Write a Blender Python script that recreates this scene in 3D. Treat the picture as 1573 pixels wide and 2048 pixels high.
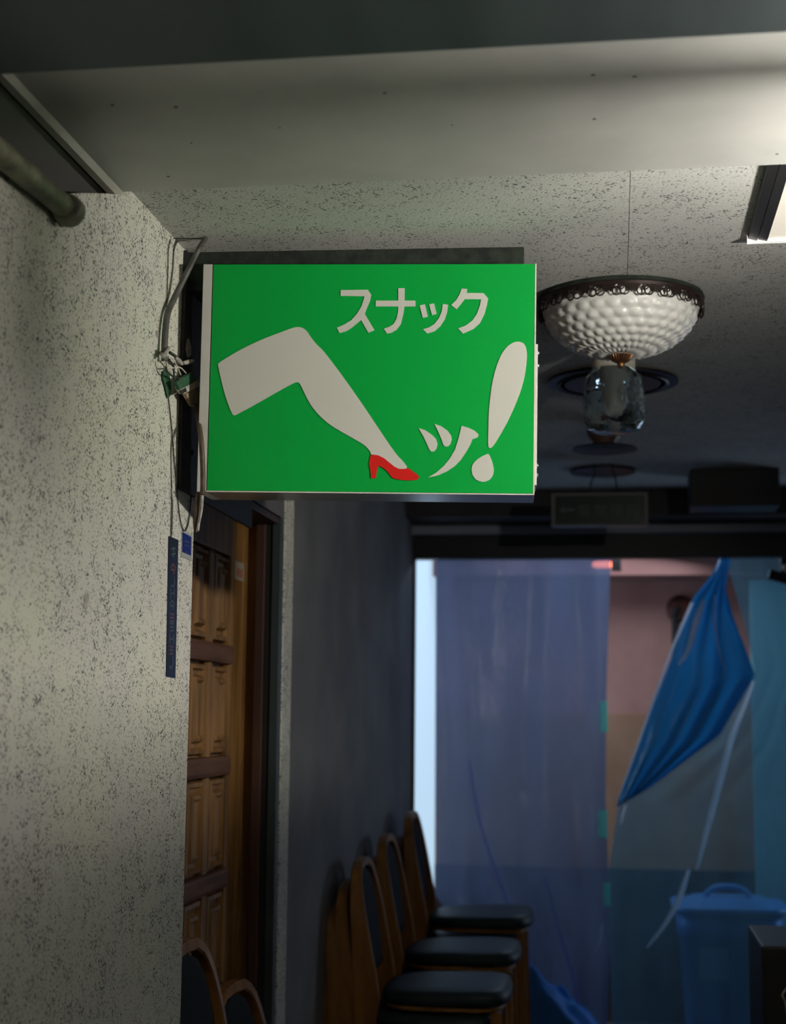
import bpy, bmesh, math, random
from mathutils import Vector, Matrix, noise
for o in list(bpy.data.objects): bpy.data.objects.remove(o)
random.seed(7)
PI = math.pi
sc = bpy.context.scene
EYE = 1.4
# ---------------------------------------------------------------- camera
F = 3040.0; IW, IH = 1573, 2048
M = Matrix(((0.98967083, 0.01005408, 0.14300543), (0.14305448, -0.13418414, -0.98057638), (0.00933027, 0.99090541, -0.13423641)))
cam_d = bpy.data.cameras.new('camera'); cam = bpy.data.objects.new('camera', cam_d); sc.collection.objects.link(cam)
cam.matrix_world = Matrix.Translation((0, 0, EYE)) @ M.to_4x4()
cam_d.sensor_fit = 'HORIZONTAL'; cam_d.sensor_width = 24.0; cam_d.lens = F / IW * 24.0
cam_d.clip_start = 0.05; cam_d.clip_end = 60
cam_d.dof.use_dof = True; cam_d.dof.focus_distance = 2.78; cam_d.dof.aperture_fstop = 3.2
sc.camera = cam
# ---------------------------------------------------------------- world, exposure
w = bpy.data.worlds.new('world'); sc.world = w; w.use_nodes = True
w.node_tree.nodes['Background'].inputs[0].default_value = (0.62, 0.66, 0.72, 1)
w.node_tree.nodes['Background'].inputs[1].default_value = 0.008
sc.view_settings.view_transform = 'Standard'; sc.view_settings.look = 'None'
sc.view_settings.exposure = 0.0; sc.view_settings.gamma = 1.0; sc.view_settings.use_curve_mapping = False
TUBE_POWER = 1600.0       # emission of the fluorescent tubes right of the frame
DAY_POWER = 0.95        # emission of the frosted daylight window in the room beyond
RED_POWER = 5.0

def area(name, loc, rot, size, sizey, energy, col):
    l = bpy.data.lights.new(name, 'AREA'); l.shape = 'RECTANGLE'; l.size = size; l.size_y = sizey; l.energy = energy; l.color = col
    o = bpy.data.objects.new(name, l); sc.collection.objects.link(o); o.location = loc; o.rotation_euler = rot
    return o
# daylight in the back room, a fill added out of view on the right
area('daylight_fill', (2.05, 6.95, 1.6), (0, math.radians(90), 0), 1.6, 0.8, 13.0, (0.58, 0.76, 1.0))
area('overhead_fill', (-.15, 6.86, 2.27), (math.radians(-12), math.radians(8), 0), 1.1, 0.5, 12.0, (0.74, 0.86, 1.0))  # overhead fill added out of view above the opening to brighten the back room
# weak warm fill added behind the camera to lift surfaces facing it
area('front_fill', (0.6, -0.9, 1.9), (math.radians(80), 0, 0), 1.2, 1.0, 1.4, (1.0, 0.97, 0.90))

# ---------------------------------------------------------------- helpers
def ray(px, py): return M @ Vector((px - 786.5, 1024 - py, -F))
def P(px, py, ax, v):
    """world point seen at a picture position, on the plane axis = v (z given above the floor)"""
    d = ray(px, py); vv = v - EYE if ax == 2 else v
    p = d * (vv / d[ax]); return Vector((p.x, p.y, p.z + EYE))

def link(o, parent=None):
    sc.collection.objects.link(o)
    if parent is not None: o.parent = parent
    return o
def tag(o, label=None, cat=None, group=None, kind=None):
    if label: o['label'] = label
    if cat: o['category'] = cat
    if group: o['group'] = group
    if kind: o['kind'] = kind
    return o
def empty(name, loc, label=None, cat=None, group=None, rz=0):
    o = bpy.data.objects.new(name, None); o.empty_display_size = 0.05
    link(o); o.location = loc; o.rotation_euler = (0, 0, rz)
    return tag(o, label, cat, group)
def obj(name, bm, mat, parent=None, smooth=False, loc=None):
    """a mesh object; when parent is an Empty with a transform, bm is in the parent's local space"""
    bmesh.ops.recalc_face_normals(bm, faces=bm.faces)
    me = bpy.data.meshes.new(name); bm.to_mesh(me); bm.free()
    for m in (mat if isinstance(mat, (list, tuple)) else [mat]): me.materials.append(m)
    if smooth:
        for p in me.polygons: p.use_smooth = True
    o = bpy.data.objects.new(name, me)
    if loc is not None: o.location = loc
    return link(o, parent)
def B(): return bmesh.new()
def box(bm, a, b, bev=0.0, mat=None, mi=0):
    x0, y0, z0 = a; x1, y1, z1 = b
    r = bmesh.ops.create_cube(bm, size=1)
    vs = r['verts']
    for v in vs:
        v.co = Vector(((x0 + x1) / 2 + v.co.x * (x1 - x0), (y0 + y1) / 2 + v.co.y * (y1 - y0), (z0 + z1) / 2 + v.co.z * (z1 - z0)))
    fs = set(f for v in vs for f in v.link_faces)
    for f in fs: f.material_index = mi
    if bev > 0:
        es = list(set(e for v in vs for e in v.link_edges))
        r = bmesh.ops.bevel(bm, geom=es, offset=bev, segments=2, affect='EDGES', profile=0.6)
        vs = list(set(v for f in r['faces'] for v in f.verts))
    if mat is not None:
        for v in set(vs): v.co = mat @ v.co
    return vs
def lathe(bm, prof, seg=48, c=(0, 0, 0), axis='Z', cap=True):
    rings = []
    for r, h in prof:
        ring = []
        for i in range(seg):
            a = 2 * PI * i / seg
            p = (r * math.cos(a), r * math.sin(a), h)
            if axis == 'Y': p = (p[0], p[2], p[1])
            if axis == 'X': p = (p[2], p[0], p[1])
            ring.append(bm.verts.new(Vector(p) + Vector(c)))
        rings.append(ring)
    for a, b in zip(rings, rings[1:]):
        for i in range(seg):
            j = (i + 1) % seg; bm.faces.new((a[i], a[j], b[j], b[i]))
    if cap:
        bm.faces.new(rings[0]); bm.faces.new(rings[-1])
def catmull(pts, n=6):
    pts = [Vector(p) for p in pts]; out = []
    for i in range(len(pts) - 1):
        p0 = pts[max(i - 1, 0)]; p1 = pts[i]; p2 = pts[i + 1]; p3 = pts[min(i + 2, len(pts) - 1)]
        for k in range(n):
            t = k / n
            out.append(0.5 * ((2 * p1) + (p2 - p0) * t + (2 * p0 - 5 * p1 + 4 * p2 - p3) * t * t + (3 * p1 - p0 - 3 * p2 + p3) * t ** 3))
    out.append(pts[-1]); return out
def tube(bm, pts, r, seg=10, smooth=True, n=6, flat=1.0):
    if smooth and len(pts) > 2: 
        k = len(pts); pp = catmull(pts, n)
        rr = [r if not isinstance(r, (list, tuple)) else r[min(int(i / n), k - 1)] + (r[min(int(i / n) + 1, k - 1)] - r[min(int(i / n), k - 1)]) * ((i % n) / n) for i in range(len(pp))]
    else:
        pp = [Vector(p) for p in pts]; rr = r if isinstance(r, (list, tuple)) else [r] * len(pp)
    rings = []; up = None
    for i, p in enumerate(pp):
        t = (pp[min(i + 1, len(pp) - 1)] - pp[max(i - 1, 0)]).normalized()
        if up is None: up = t.orthogonal().normalized()
        up = (up - up.dot(t) * t).normalized(); s = t.cross(up)
        rings.append([bm.verts.new(p + (up * math.cos(2 * PI * k / seg) + s * math.sin(2 * PI * k / seg) * flat) * rr[i]) for k in range(seg)])
    for a, b in zip(rings, rings[1:]):
        for k in range(seg):
            j = (k + 1) % seg; bm.faces.new((a[k], a[j], b[j], b[k]))
    bm.faces.new(rings[0]); bm.faces.new(rings[-1])
def chaikin(pts, it=1):
    for _ in range(it):
        o = []
        for i in range(len(pts)):
            a, b = Vector(pts[i]), Vector(pts[(i + 1) % len(pts)])
            o += [a * .78 + b * .22, a * .22 + b * .78]
        pts = o
    return pts
def prism(bm, pts, d):
    """extrude a closed polygon of 3D points by the vector d"""
    vs = [bm.verts.new(p) for p in pts]; f = bm.faces.new(vs)
    r = bmesh.ops.extrude_face_region(bm, geom=[f])
    nv = [g for g in r['geom'] if isinstance(g, bmesh.types.BMVert)]
    for v in nv: v.co += Vector(d)
    bmesh.ops.triangulate(bm, faces=[f for f in bm.faces if len(f.verts) > 4])

# ---------------------------------------------------------------- materials
def mat(name, col, rough=0.6, metal=0.0, emit=None, es=0.0, trans=0.0, spec=None, alpha=None, coat=0.0):
    m = bpy.data.materials.new(name); m.use_nodes = True
    b = m.node_tree.nodes['Principled BSDF']
    b.inputs['Base Color'].default_value = (*col, 1); b.inputs['Roughness'].default_value = rough; b.inputs['Metallic'].default_value = metal
    if emit: b.inputs['Emission Color'].default_value = (*emit, 1); b.inputs['Emission Strength'].default_value = es
    if trans: b.inputs['Transmission Weight'].default_value = trans
    if spec is not None: b.inputs['Specular IOR Level'].default_value = spec
    if coat: b.inputs['Coat Weight'].default_value = coat
    return m
def nd(m, t, **kw):
    n = m.node_tree.nodes.new(t)
    for k, v in kw.items(): setattr(n, k, v)
    return n
def lk(m, a, b): m.node_tree.links.new(a, b)
def noisy(m, c1, c2, scale=8, detail=4, lo=.35, hi=.65, stretch=(1, 1, 1), bump=0.0, bscale=None, dist=0.002):
    """mottle the base colour between two colours, with optional bump"""
    b = m.node_tree.nodes['Principled BSDF']; tc = nd(m, 'ShaderNodeTexCoord'); mp = nd(m, 'ShaderNodeMapping')
    mp.inputs['Scale'].default_value = stretch; lk(m, tc.outputs['Object'], mp.inputs[0])
    n = nd(m, 'ShaderNodeTexNoise'); n.inputs['Scale'].default_value = scale; n.inputs['Detail'].default_value = detail
    lk(m, mp.outputs[0], n.inputs['Vector'])
    r = nd(m, 'ShaderNodeValToRGB'); r.color_ramp.elements[0].position = lo; r.color_ramp.elements[1].position = hi
    r.color_ramp.elements[0].color = (*c1, 1); r.color_ramp.elements[1].color = (*c2, 1)
    lk(m, n.outputs[0], r.inputs[0]); lk(m, r.outputs[0], b.inputs['Base Color'])
    if bump:
        n2 = nd(m, 'ShaderNodeTexNoise'); n2.inputs['Scale'].default_value = bscale or scale; n2.inputs['Detail'].default_value = 5
        lk(m, mp.outputs[0], n2.inputs['Vector'])
        bp = nd(m, 'ShaderNodeBump'); bp.inputs['Strength'].default_value = bump; bp.inputs['Distance'].default_value = dist
        lk(m, n2.outputs[0], bp.inputs['Height']); lk(m, bp.outputs[0], b.inputs['Normal'])
    return m
def plaster(name, base, base2, dots, scale=170, thr=.36, soft=.05, cluster=.10, stretch=(1, 1, 1), bump=.5):
    """sprayed stucco: pale coat with small dark pits of uneven density"""
    m = mat(name, base, .85); b = m.node_tree.nodes['Principled BSDF']
    tc = nd(m, 'ShaderNodeTexCoord'); mp = nd(m, 'ShaderNodeMapping'); mp.inputs['Scale'].default_value = stretch
    lk(m, tc.outputs['Object'], mp.inputs[0])
    def nz(s, d, r=.5):
        n = nd(m, 'ShaderNodeTexNoise'); n.inputs['Scale'].default_value = s; n.inputs['Detail'].default_value = d; n.inputs['Roughness'].default_value = r
        lk(m, mp.outputs[0], n.inputs['Vector']); return n
    fine = nz(scale, 2.5, .55); big = nz(9, 3); mid = nz(34, 2)
    def math_(op, a, bb):
        n = nd(m, 'ShaderNodeMath', operation=op)
        for i, x in enumerate((a, bb)):
            if isinstance(x, (int, float)): n.inputs[i].default_value = x
            else: lk(m, x, n.inputs[i])
        return n.outputs[0]
    v = math_('ADD', fine.outputs[0], math_('MULTIPLY', math_('SUBTRACT', big.outputs[0], .5), cluster))
    v = math_('ADD', v, math_('MULTIPLY', math_('SUBTRACT', mid.outputs[0], .5), cluster * 1.5))
    mr = nd(m, 'ShaderNodeMapRange'); mr.interpolation_type = 'SMOOTHSTEP'
    mr.inputs['From Min'].default_value = thr - soft; mr.inputs['From Max'].default_value = thr + soft * .6
    lk(m, v, mr.inputs[0])
    c = nd(m, 'ShaderNodeMix', data_type='RGBA'); c.inputs[6].default_value = (*base, 1); c.inputs[7].default_value = (*base2, 1)
    bl = nz(3.5, 4); r2 = nd(m, 'ShaderNodeMapRange'); r2.inputs['From Min'].default_value = .35; r2.inputs['From Max'].default_value = .65
    lk(m, bl.outputs[0], r2.inputs[0]); lk(m, r2.outputs[0], c.inputs[0])
    d = nd(m, 'ShaderNodeMix', data_type='RGBA'); d.inputs[6].default_value = (*dots, 1)
    lk(m, mr.outputs[0], d.inputs[0]); lk(m, c.outputs[2], d.inputs[7]); lk(m, d.outputs[2], b.inputs['Base Color'])
    bp = nd(m, 'ShaderNodeBump'); bp.inputs['Strength'].default_value = bump; bp.inputs['Distance'].default_value = .002
    lk(m, v, bp.inputs['Height']); lk(m, bp.outputs[0], b.inputs['Normal'])
    return m

m_wall = plaster('speckled_plaster', (.67, .66, .55), (.63, .61, .56), (.07, .07, .075), scale=235, thr=.412, cluster=.17)
m_ceil = plaster('speckled_ceiling', (.56, .56, .53), (.50, .50, .48), (.07, .07, .07), scale=225, thr=.392, cluster=.14)
m_beam = noisy(mat('smooth_paint', (.5, .5, .46), .7), (.42, .42, .40), (.50, .49, .465), 5, 5, bump=.15, bscale=60)
m_spot = mat('dark_spot', (.12, .11, .10), .9)
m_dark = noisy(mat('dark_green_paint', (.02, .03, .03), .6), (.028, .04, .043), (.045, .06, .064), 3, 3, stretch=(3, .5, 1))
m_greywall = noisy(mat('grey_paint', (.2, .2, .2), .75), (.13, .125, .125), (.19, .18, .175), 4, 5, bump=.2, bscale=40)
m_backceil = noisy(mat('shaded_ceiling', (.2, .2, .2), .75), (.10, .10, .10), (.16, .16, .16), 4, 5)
m_black = mat('black', (.012, .012, .013), .5)
m_blackplate = noisy(mat('black_steel', (.02, .02, .02), .6), (.012, .012, .012), (.045, .042, .04), 26, 5, .45, .75, bump=.4, bscale=70)
m_board = noisy(mat('green_black_board', (.02, .03, .02), .85), (.006, .010, .007), (.022, .032, .022), 40, 4, bump=.8, bscale=120)
m_trim = noisy(mat('cream_trim', (.7, .68, .6), .5), (.62, .60, .52), (.74, .72, .65), 14, 4)
m_pipe = noisy(mat('old_pipe', (.16, .16, .10), .45), (.07, .07, .045), (.20, .20, .13), 30, 5, bump=.3, bscale=80)
m_green = mat('green_acrylic', (0.0, .37, .05), .4, spec=.3)
m_white = mat('white_vinyl', (.62, .61, .55), .4)
m_red = mat('red_vinyl', (.68, .012, .008), .4)
m_alu = noisy(mat('aluminium', (.6, .6, .58), .30, .75), (.50, .50, .47), (.62, .62, .58), 20, 3, stretch=(.3, 1, 1))
m_alupaint = noisy(mat('white_sheet_metal', (.6, .58, .53), .5), (.56, .54, .50), (.62, .61, .56), 12, 3)
m_chrome = mat('screw_steel', (.6, .6, .58), .3, 1.0)
m_cable = noisy(mat('grey_cable', (.12, .12, .11), .5), (.055, .055, .048), (.10, .10, .088), 40, 3)
m_brown = noisy(mat('brown_cable', (.12, .07, .04), .5), (.045, .024, .014), (.11, .070, .045), 50, 3)
m_wireblack = mat('black_wire', (.02, .022, .022), .45)
m_wirewhite = mat('white_wire', (.65, .58, .5), .5)
m_tapegreen = noisy(mat('green_tape', (.03, .12, .06), .6), (.02, .07, .035), (.04, .13, .07), 60, 3)
m_plugwhite = noisy(mat('dirty_white_plastic', (.6, .57, .5), .5), (.30, .28, .24), (.66, .63, .56), 60, 4)
m_plugbrown = noisy(mat('amber_plug', (.3, .2, .1), .5), (.20, .13, .06), (.42, .33, .22), 50, 4)
m_putty = noisy(mat('putty', (.4, .38, .33), .8), (.28, .26, .23), (.50, .47, .42), 90, 4, bump=.8, bscale=150)
m_wood = noisy(mat('door_wood', (.3, .15, .05), .5, spec=.25), (.15, .072, .020), (.36, .18, .055), 11, 6, stretch=(1, 3, .25), bump=.25, bscale=30)
m_woodrail = noisy(mat('door_rail_wood', (.2, .1, .05), .55, spec=.12), (.10, .045, .026), (.18, .085, .048), 11, 6, stretch=(1, .4, 3))
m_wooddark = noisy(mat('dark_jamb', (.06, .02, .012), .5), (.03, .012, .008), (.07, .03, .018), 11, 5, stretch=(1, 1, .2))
m_teal = mat('dark_teal_metal', (.03, .045, .045), .5)
m_bluetag = noisy(mat('navy_sticker', (.02, .04, .11), .55, spec=.25), (.008, .013, .028), (.010, .022, .058), 12, 3)
m_blue2 = mat('blue_label', (.006, .016, .15), .5, spec=.25)
m_greyprint = mat('faded_print', (.055, .065, .07), .5)
m_redprint = mat('faded_red_print', (.13, .045, .045), .5)
m_greenprint = mat('faded_green_print', (.05, .09, .075), .5)
m_labelgrey = mat('label_grey', (.34, .35, .34), .5)
m_labelpale = mat('pale_sticker', (.40, .35, .30), .5)
m_milk = mat('milk_glass', (.74, .73, .70), .35, coat=.3)
m_milk.node_tree.nodes['Principled BSDF'].inputs['Subsurface Weight'].default_value = .25
m_milk.node_tree.nodes['Principled BSDF'].inputs['Subsurface Radius'].default_value = (.02, .02, .02)
m_bronze = mat('bronze', (.30, .15, .075), .35, .9)
m_darkbronze = mat('dark_bronze', (.028, .016, .014), .42, .5)
m_socket = mat('porcelain', (.60, .56, .46), .4)
m_bulb = mat('bulb_glass', (.75, .70, .66), .3)
m_frame_l = mat('lamp_frame_metal', (.09, .085, .08), .35, .6)
m_frame_w = mat('lamp_frame_white_glow', (.9, .9, .88), .4, emit=(1, .98, .92), es=.55)  # glow added so the end bar looks strongly lit
m_diff = mat('lamp_diffuser', (.6, .56, .48), .5, emit=(1, .90, .76), es=.48)
m_tubelight = mat('tube_light', (1, 1, 1), .5, emit=(1, .965, .87), es=TUBE_POWER)
m_winframe = mat('window_frame', (.012, .014, .015), .45)
m_day = mat('frosted_daylight', (.3, .4, .5), .5, emit=(.46, .64, .80), es=DAY_POWER)
m_pink = noisy(mat('pink_plaster', (.5, .25, .2), .8), (.42, .20, .165), (.52, .26, .215), 5, 4)
m_beige = noisy(mat('beige_panel', (.35, .24, .12), .7), (.36, .18, .10), (.44, .235, .14), 5, 4)
m_floor = noisy(mat('floor_tiles', (.1, .07, .06), .45), (.075, .06, .05), (.13, .10, .085), 6, 4)
m_redlamp = mat('red_lamp', (.8, .2, .1), .4, emit=(1, .20, .10), es=RED_POWER)
m_alarm = noisy(mat('rust_red', (.3, .07, .03), .6), (.035, .008, .004), (.16, .035, .012), 14, 3)
m_bin = mat('blue_bin', (.08, .22, .62), .38)
m_binlid = mat('blue_bin_lid', (.08, .24, .55), .35)
m_binlabel = mat('bin_label', (.28, .38, .60), .5)
m_chairwood = noisy(mat('orange_wood', (.35, .15, .03), .4), (.24, .095, .018), (.40, .18, .04), 9, 5, stretch=(3, 3, .6))
m_vinyl = noisy(mat('dark_teal_vinyl', (.02, .04, .045), .5, spec=.3), (.016, .027, .03), (.026, .040, .044), 8, 4, bump=.2, bscale=30)
m_tarp = noisy(mat('blue_tarp', (.01, .09, .34), .5, spec=.3), (.02, .16, .55), (.03, .22, .70), 6, 4, bump=.3, bscale=20)
m_exit = mat('exit_face', (.006, .02, .014), .3)
m_exitprint = mat('exit_print', (.06, .09, .08), .5)
m_exitframe = mat('exit_frame', (.16, .15, .15), .4)

# clear lamp glass
m_glass = bpy.data.materials.new('clear_glass'); m_glass.use_nodes = True
b = m_glass.node_tree.nodes['Principled BSDF']; b.inputs['Base Color'].default_value = (.85, .92, .93, 1); b.inputs['Roughness'].default_value = .06
b.inputs['Transmission Weight'].default_value = 1; b.inputs['IOR'].default_value = 1.45
vz = nd(m_glass, 'ShaderNodeTexVoronoi'); vz.inputs['Scale'].default_value = 48; tcg = nd(m_glass, 'ShaderNodeTexCoord'); lk(m_glass, tcg.outputs['Object'], vz.inputs['Vector'])
bp = nd(m_glass, 'ShaderNodeBump'); bp.inputs['Strength'].default_value = .5; bp.inputs['Distance'].default_value = .004; lk(m_glass, vz.outputs[0], bp.inputs['Height']); lk(m_glass, bp.outputs[0], b.inputs['Normal'])

def plastic(name, tint, body, fac, rough=.25, wr=12):
    """thin polythene film: see-through tint mixed with scattering film and gloss"""
    m = bpy.data.materials.new(name); m.use_nodes = True; nt = m.node_tree; b = nt.nodes['Principled BSDF']
    b.inputs['Base Color'].default_value = (*body, 1); b.inputs['Roughness'].default_value = rough; b.inputs['Specular IOR Level'].default_value = .8
    tr = nd(m, 'ShaderNodeBsdfTransparent'); tr.inputs[0].default_value = (*tint, 1)
    tl = nd(m, 'ShaderNodeBsdfTranslucent'); tl.inputs[0].default_value = (*body, 1)
    mx1 = nd(m, 'ShaderNodeMixShader'); mx1.inputs[0].default_value = .4; lk(m, b.outputs[0], mx1.inputs[1]); lk(m, tl.outputs[0], mx1.inputs[2])
    mx = nd(m, 'ShaderNodeMixShader'); lk(m, tr.outputs[0], mx.inputs[1]); lk(m, mx1.outputs[0], mx.inputs[2])
    tc = nd(m, 'ShaderNodeTexCoord'); mp = nd(m, 'ShaderNodeMapping'); mp.inputs['Scale'].default_value = (1, 1, .35); lk(m, tc.outputs['Object'], mp.inputs[0])
    n = nd(m, 'ShaderNodeTexNoise'); n.inputs['Scale'].default_value = 5; n.inputs['Detail'].default_value = 4; lk(m, mp.outputs[0], n.inputs['Vector'])
    mr = nd(m, 'ShaderNodeMapRange'); mr.inputs['From Min'].default_value = .3; mr.inputs['From Max'].default_value = .7
    mr.inputs['To Min'].default_value = fac - .12; mr.inputs['To Max'].default_value = fac + .12
    lk(m, n.outputs[0], mr.inputs[0]); lk(m, mr.outputs[0], mx.inputs[0])
    n2 = nd(m, 'ShaderNodeTexNoise'); n2.inputs['Scale'].default_value = wr; n2.inputs['Detail'].default_value = 3; n2.inputs['Distortion'].default_value = .8
    lk(m, mp.outputs[0], n2.inputs['Vector'])
    bp = nd(m, 'ShaderNodeBump'); bp.inputs['Strength'].default_value = .6; bp.inputs['Distance'].default_value = .02
    lk(m, n2.outputs[0], bp.inputs['Height']); lk(m, bp.outputs[0], b.inputs['Normal'])
    lk(m, mx.outputs[0], nt.nodes['Material Output'].inputs[0])
    return m
m_sheet = plastic('clear_polythene', (.66, .78, .94), (.37, .41, .56), .46)
m_sheetteal = plastic('teal_polythene', (.70, .86, .95), (.24, .42, .52), .26)
m_flap = plastic('folded_blue_polythene', (.22, .58, .88), (.09, .42, .68), .70, rough=.18, wr=16)

m_cyan = plastic('cyan_tape', (.55, .98, .92), (.45, 1.0, .92), .7)
m_crease2 = plastic('lilac_fold', (.75, .82, 1), (.48, .50, .78), .5, rough=.3, wr=30)
m_crease = plastic('fold_highlight', (.85, .92, 1), (.92, .95, 1.0), .86, rough=.25, wr=30)  # highlights on the folds put into a near-white film colour
# ================================================================ SETTING
XW = -.82
def struct(name, bm, m, parent=None, smooth=False):
    o = obj(name, bm, m, parent, smooth)
    if parent is None: o['kind'] = 'structure'
    return o
bm = B()   # near part of the left wall: lower towards the camera, full height for its last half metre
q_ = [P(x, y, 0, XW) for x, y in ((130, 391), (142, 387), (160, 386), (214, 387))]
prism(bm, [Vector((XW, y_, z_)) for y_, z_ in [(-1.5, 0), (2.893, 0), (2.893, 2.30), (2.41, 2.30), (2.41, 2.281)] + [(p.y, p.z) for p in q_[::-1]] + [(q_[0].y - .02, 2.152), (-1.5, 2.152)]], (-.03, 0, 0))
prism(bm, [Vector((XW - .03, y_, z_)) for y_, z_ in ((-1.5, 0), (2.893, 0), (2.893, 2.30), (2.41, 2.30), (2.41, 2.12), (-1.5, 2.12))], (-.40, 0, 0))
bmesh.ops.remove_doubles(bm, verts=bm.verts, dist=1e-5)
struct('wall_left', bm, m_wall)
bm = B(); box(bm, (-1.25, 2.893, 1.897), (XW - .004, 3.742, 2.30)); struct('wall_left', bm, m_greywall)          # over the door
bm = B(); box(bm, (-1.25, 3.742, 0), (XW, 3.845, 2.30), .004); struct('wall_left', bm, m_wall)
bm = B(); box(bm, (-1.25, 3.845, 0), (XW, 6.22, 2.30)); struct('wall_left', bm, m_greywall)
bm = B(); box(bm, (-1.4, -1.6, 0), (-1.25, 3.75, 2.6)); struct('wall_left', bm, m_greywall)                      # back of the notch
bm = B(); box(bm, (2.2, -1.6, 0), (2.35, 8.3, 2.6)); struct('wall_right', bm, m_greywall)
bm = B(); box(bm, (-1.4, -1.6, -.1), (2.35, 8.3, 0)); struct('floor', bm, m_floor)
# ceiling: two boards with an open joint, then the smooth strip and the low dark beam
XJ = .035
bm = B(); box(bm, (-1.25, 2.39, 2.30), (XJ - .0005, 5.98, 2.36)); box(bm, (XJ + .0005, 2.39, 2.30), (2.2, 5.98, 2.36)); box(bm, (-1.25, 2.39, 2.362), (2.2, 5.98, 2.42)); struct('ceiling', bm, m_ceil)
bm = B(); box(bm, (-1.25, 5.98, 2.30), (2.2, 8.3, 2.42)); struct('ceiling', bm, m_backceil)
bm = B(); box(bm, (-1.25, 1.55, 2.28), (2.2, 2.39, 2.42)); c_strip = struct('ceiling', bm, m_beam)
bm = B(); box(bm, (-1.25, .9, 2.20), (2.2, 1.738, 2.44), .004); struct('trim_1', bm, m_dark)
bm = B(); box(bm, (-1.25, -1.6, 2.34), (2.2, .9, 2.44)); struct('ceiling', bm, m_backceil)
# dirt spots on the smooth strip
bm = B()
for px, py, r in ((225, 210, 4), (352, 214, 5), (383, 286, 3), (337, 353, 4), (1187, 150, 5), (1270, 153, 5), (1190, 238, 4), (1555, 308, 4), (770, 186, 4), (560, 255, 2.5), (905, 250, 2.5)):
    p = P(px, py, 2, 2.28); rr = r / 1400
    lathe(bm, [(rr, 0), (rr * .8, -.0006)], 9, p)
o = obj('dirt_spots', bm, m_spot, c_strip); o['kind'] = 'stuff'
# cream trim strip under the smooth ceiling along the wall line, with a dark strip standing in for its shadow
bm = B()
pr = [(-.842, 2.281), (-.843, 2.2768), (-.829, 2.2755), (-.814, 2.281)]
prism(bm, [Vector((x, 1.74, z)) for x, z in pr], (0, .675, 0)); t2 = struct('trim_2', bm, m_trim)
bm = B(); box(bm, (-.849, 1.74, 2.2785), (-.8425, 2.39, 2.281)); obj('shadow_strip', bm, m_blackplate, t2)
# chipped plaster bits on the wall
bm = B()
for px, py, rx, rz in ((314, 668, .010, .007), (172, 1200, .012, .016)):
    p = P(px, py, 0, XW)
    r = bmesh.ops.create_icosphere(bm, subdivisions=2, radius=1)
    for v in r['verts']:
        k = 1 + .35 * noise.noise(v.co * 2.2); v.co = Vector((v.co.x * .003, v.co.y * rx * k, v.co.z * rz * k)) + p
o = obj('plaster_blister', bm, m_putty, bpy.data.objects['wall_left'])

# ---- wooden door in the recess
d = empty('door_1', (-.93, 2.93, 0)); d['kind'] = 'structure'
def dbox(name, y0, y1, z0, z1, x0, x1, m, bev=.004, par=d):
    bm = B(); box(bm, (x0 + .93, y0 - 2.93, z0), (x1 + .93, y1 - 2.93, z1), bev); return obj(name, bm, m, par)
DZ = 1.4
dbox('door_core', 2.90, 3.722, .02, 1.895, -.965, -.938, m_wood, .001)
dbox('stile', 3.585, 3.722, .02, 1.895, -.938, -.918, m_wood)
dbox('stile', 2.90, 3.04, .02, 1.895, -.938, -.918, m_wood)
dbox('top_rail', 3.04, 3.585, DZ + .385, 1.895, -.938, -.918, m_wood)
for yc in (3.225, 3.42): dbox('mullion', yc - .022, yc + .022, .02, DZ + .385, -.938, -.920, m_wood, .010)
zt = DZ + .385; per = .262
for i in range(6):
    z1 = zt - i * per; z0 = z1 - .215
    dbox('rail', 3.04, 3.60, max(z0 - per + .215, .03), z0, -.938, -.910, m_woodrail, .010)
    for yc in (3.125, 3.325, 3.515):
        bm = B()
        hw, hh = .066, (z1 - z0) / 2 - .004; zc = (z0 + z1) / 2
        rings = []
        for k, (ins, x) in enumerate(((0, -.936), (.004, -.922), (.012, -.920), (.016, -.930), (.024, -.931), (.030, -.918), (.036, -.916), (.042, -.922))):
            rings.append([bm.verts.new((x + .93, yc + sy * (hw - ins) - 2.93, zc + sz * (hh - ins * 1.1))) for sy, sz in ((-1, -1), (1, -1), (1, 1), (-1, 1))])
        for a, b_ in zip(rings, rings[1:]):
            for k in range(4): bm.faces.new((a[k], a[(k + 1) % 4], b_[(k + 1) % 4], b_[k]))
        bm.faces.new(rings[-1]); bm.faces.new(rings[0])
        p_ = obj('carved_panel', bm, m_wood, d)
# jambs on the far side of the recess, stepping out to the wall face
dbox('jamb', 3.728, 3.742, 0, 1.897, -.955, -.888, m_wood, .003)
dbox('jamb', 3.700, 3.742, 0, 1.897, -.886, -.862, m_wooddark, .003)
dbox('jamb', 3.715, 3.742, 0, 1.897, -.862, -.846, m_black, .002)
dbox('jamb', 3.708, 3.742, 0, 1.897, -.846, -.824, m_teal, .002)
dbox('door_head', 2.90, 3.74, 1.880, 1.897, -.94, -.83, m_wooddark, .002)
# sticker on the door's edge stile
p0 = P(471, 1124, 0, -.9175); p1 = P(488, 1164, 0, -.9175)
bm = B(); box(bm, (-.9182 + .93, p0.y - 2.93, p1.z), (-.9172 + .93, min(p1.y, 3.72) - 2.93, p0.z + .004)); st = obj('sticker', bm, m_labelpale, d); st['label'] = 'small pale sticker with orange patch on the door stile'
bm = B(); box(bm, (-.9172 + .93, p0.y + .016 - 2.93, p1.z + .008), (-.9168 + .93, p1.y - .016 - 2.93, p0.z - .012)); obj('sticker_print', bm, mat('sticker_orange', (.40, .16, .08), .5), st)

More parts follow.
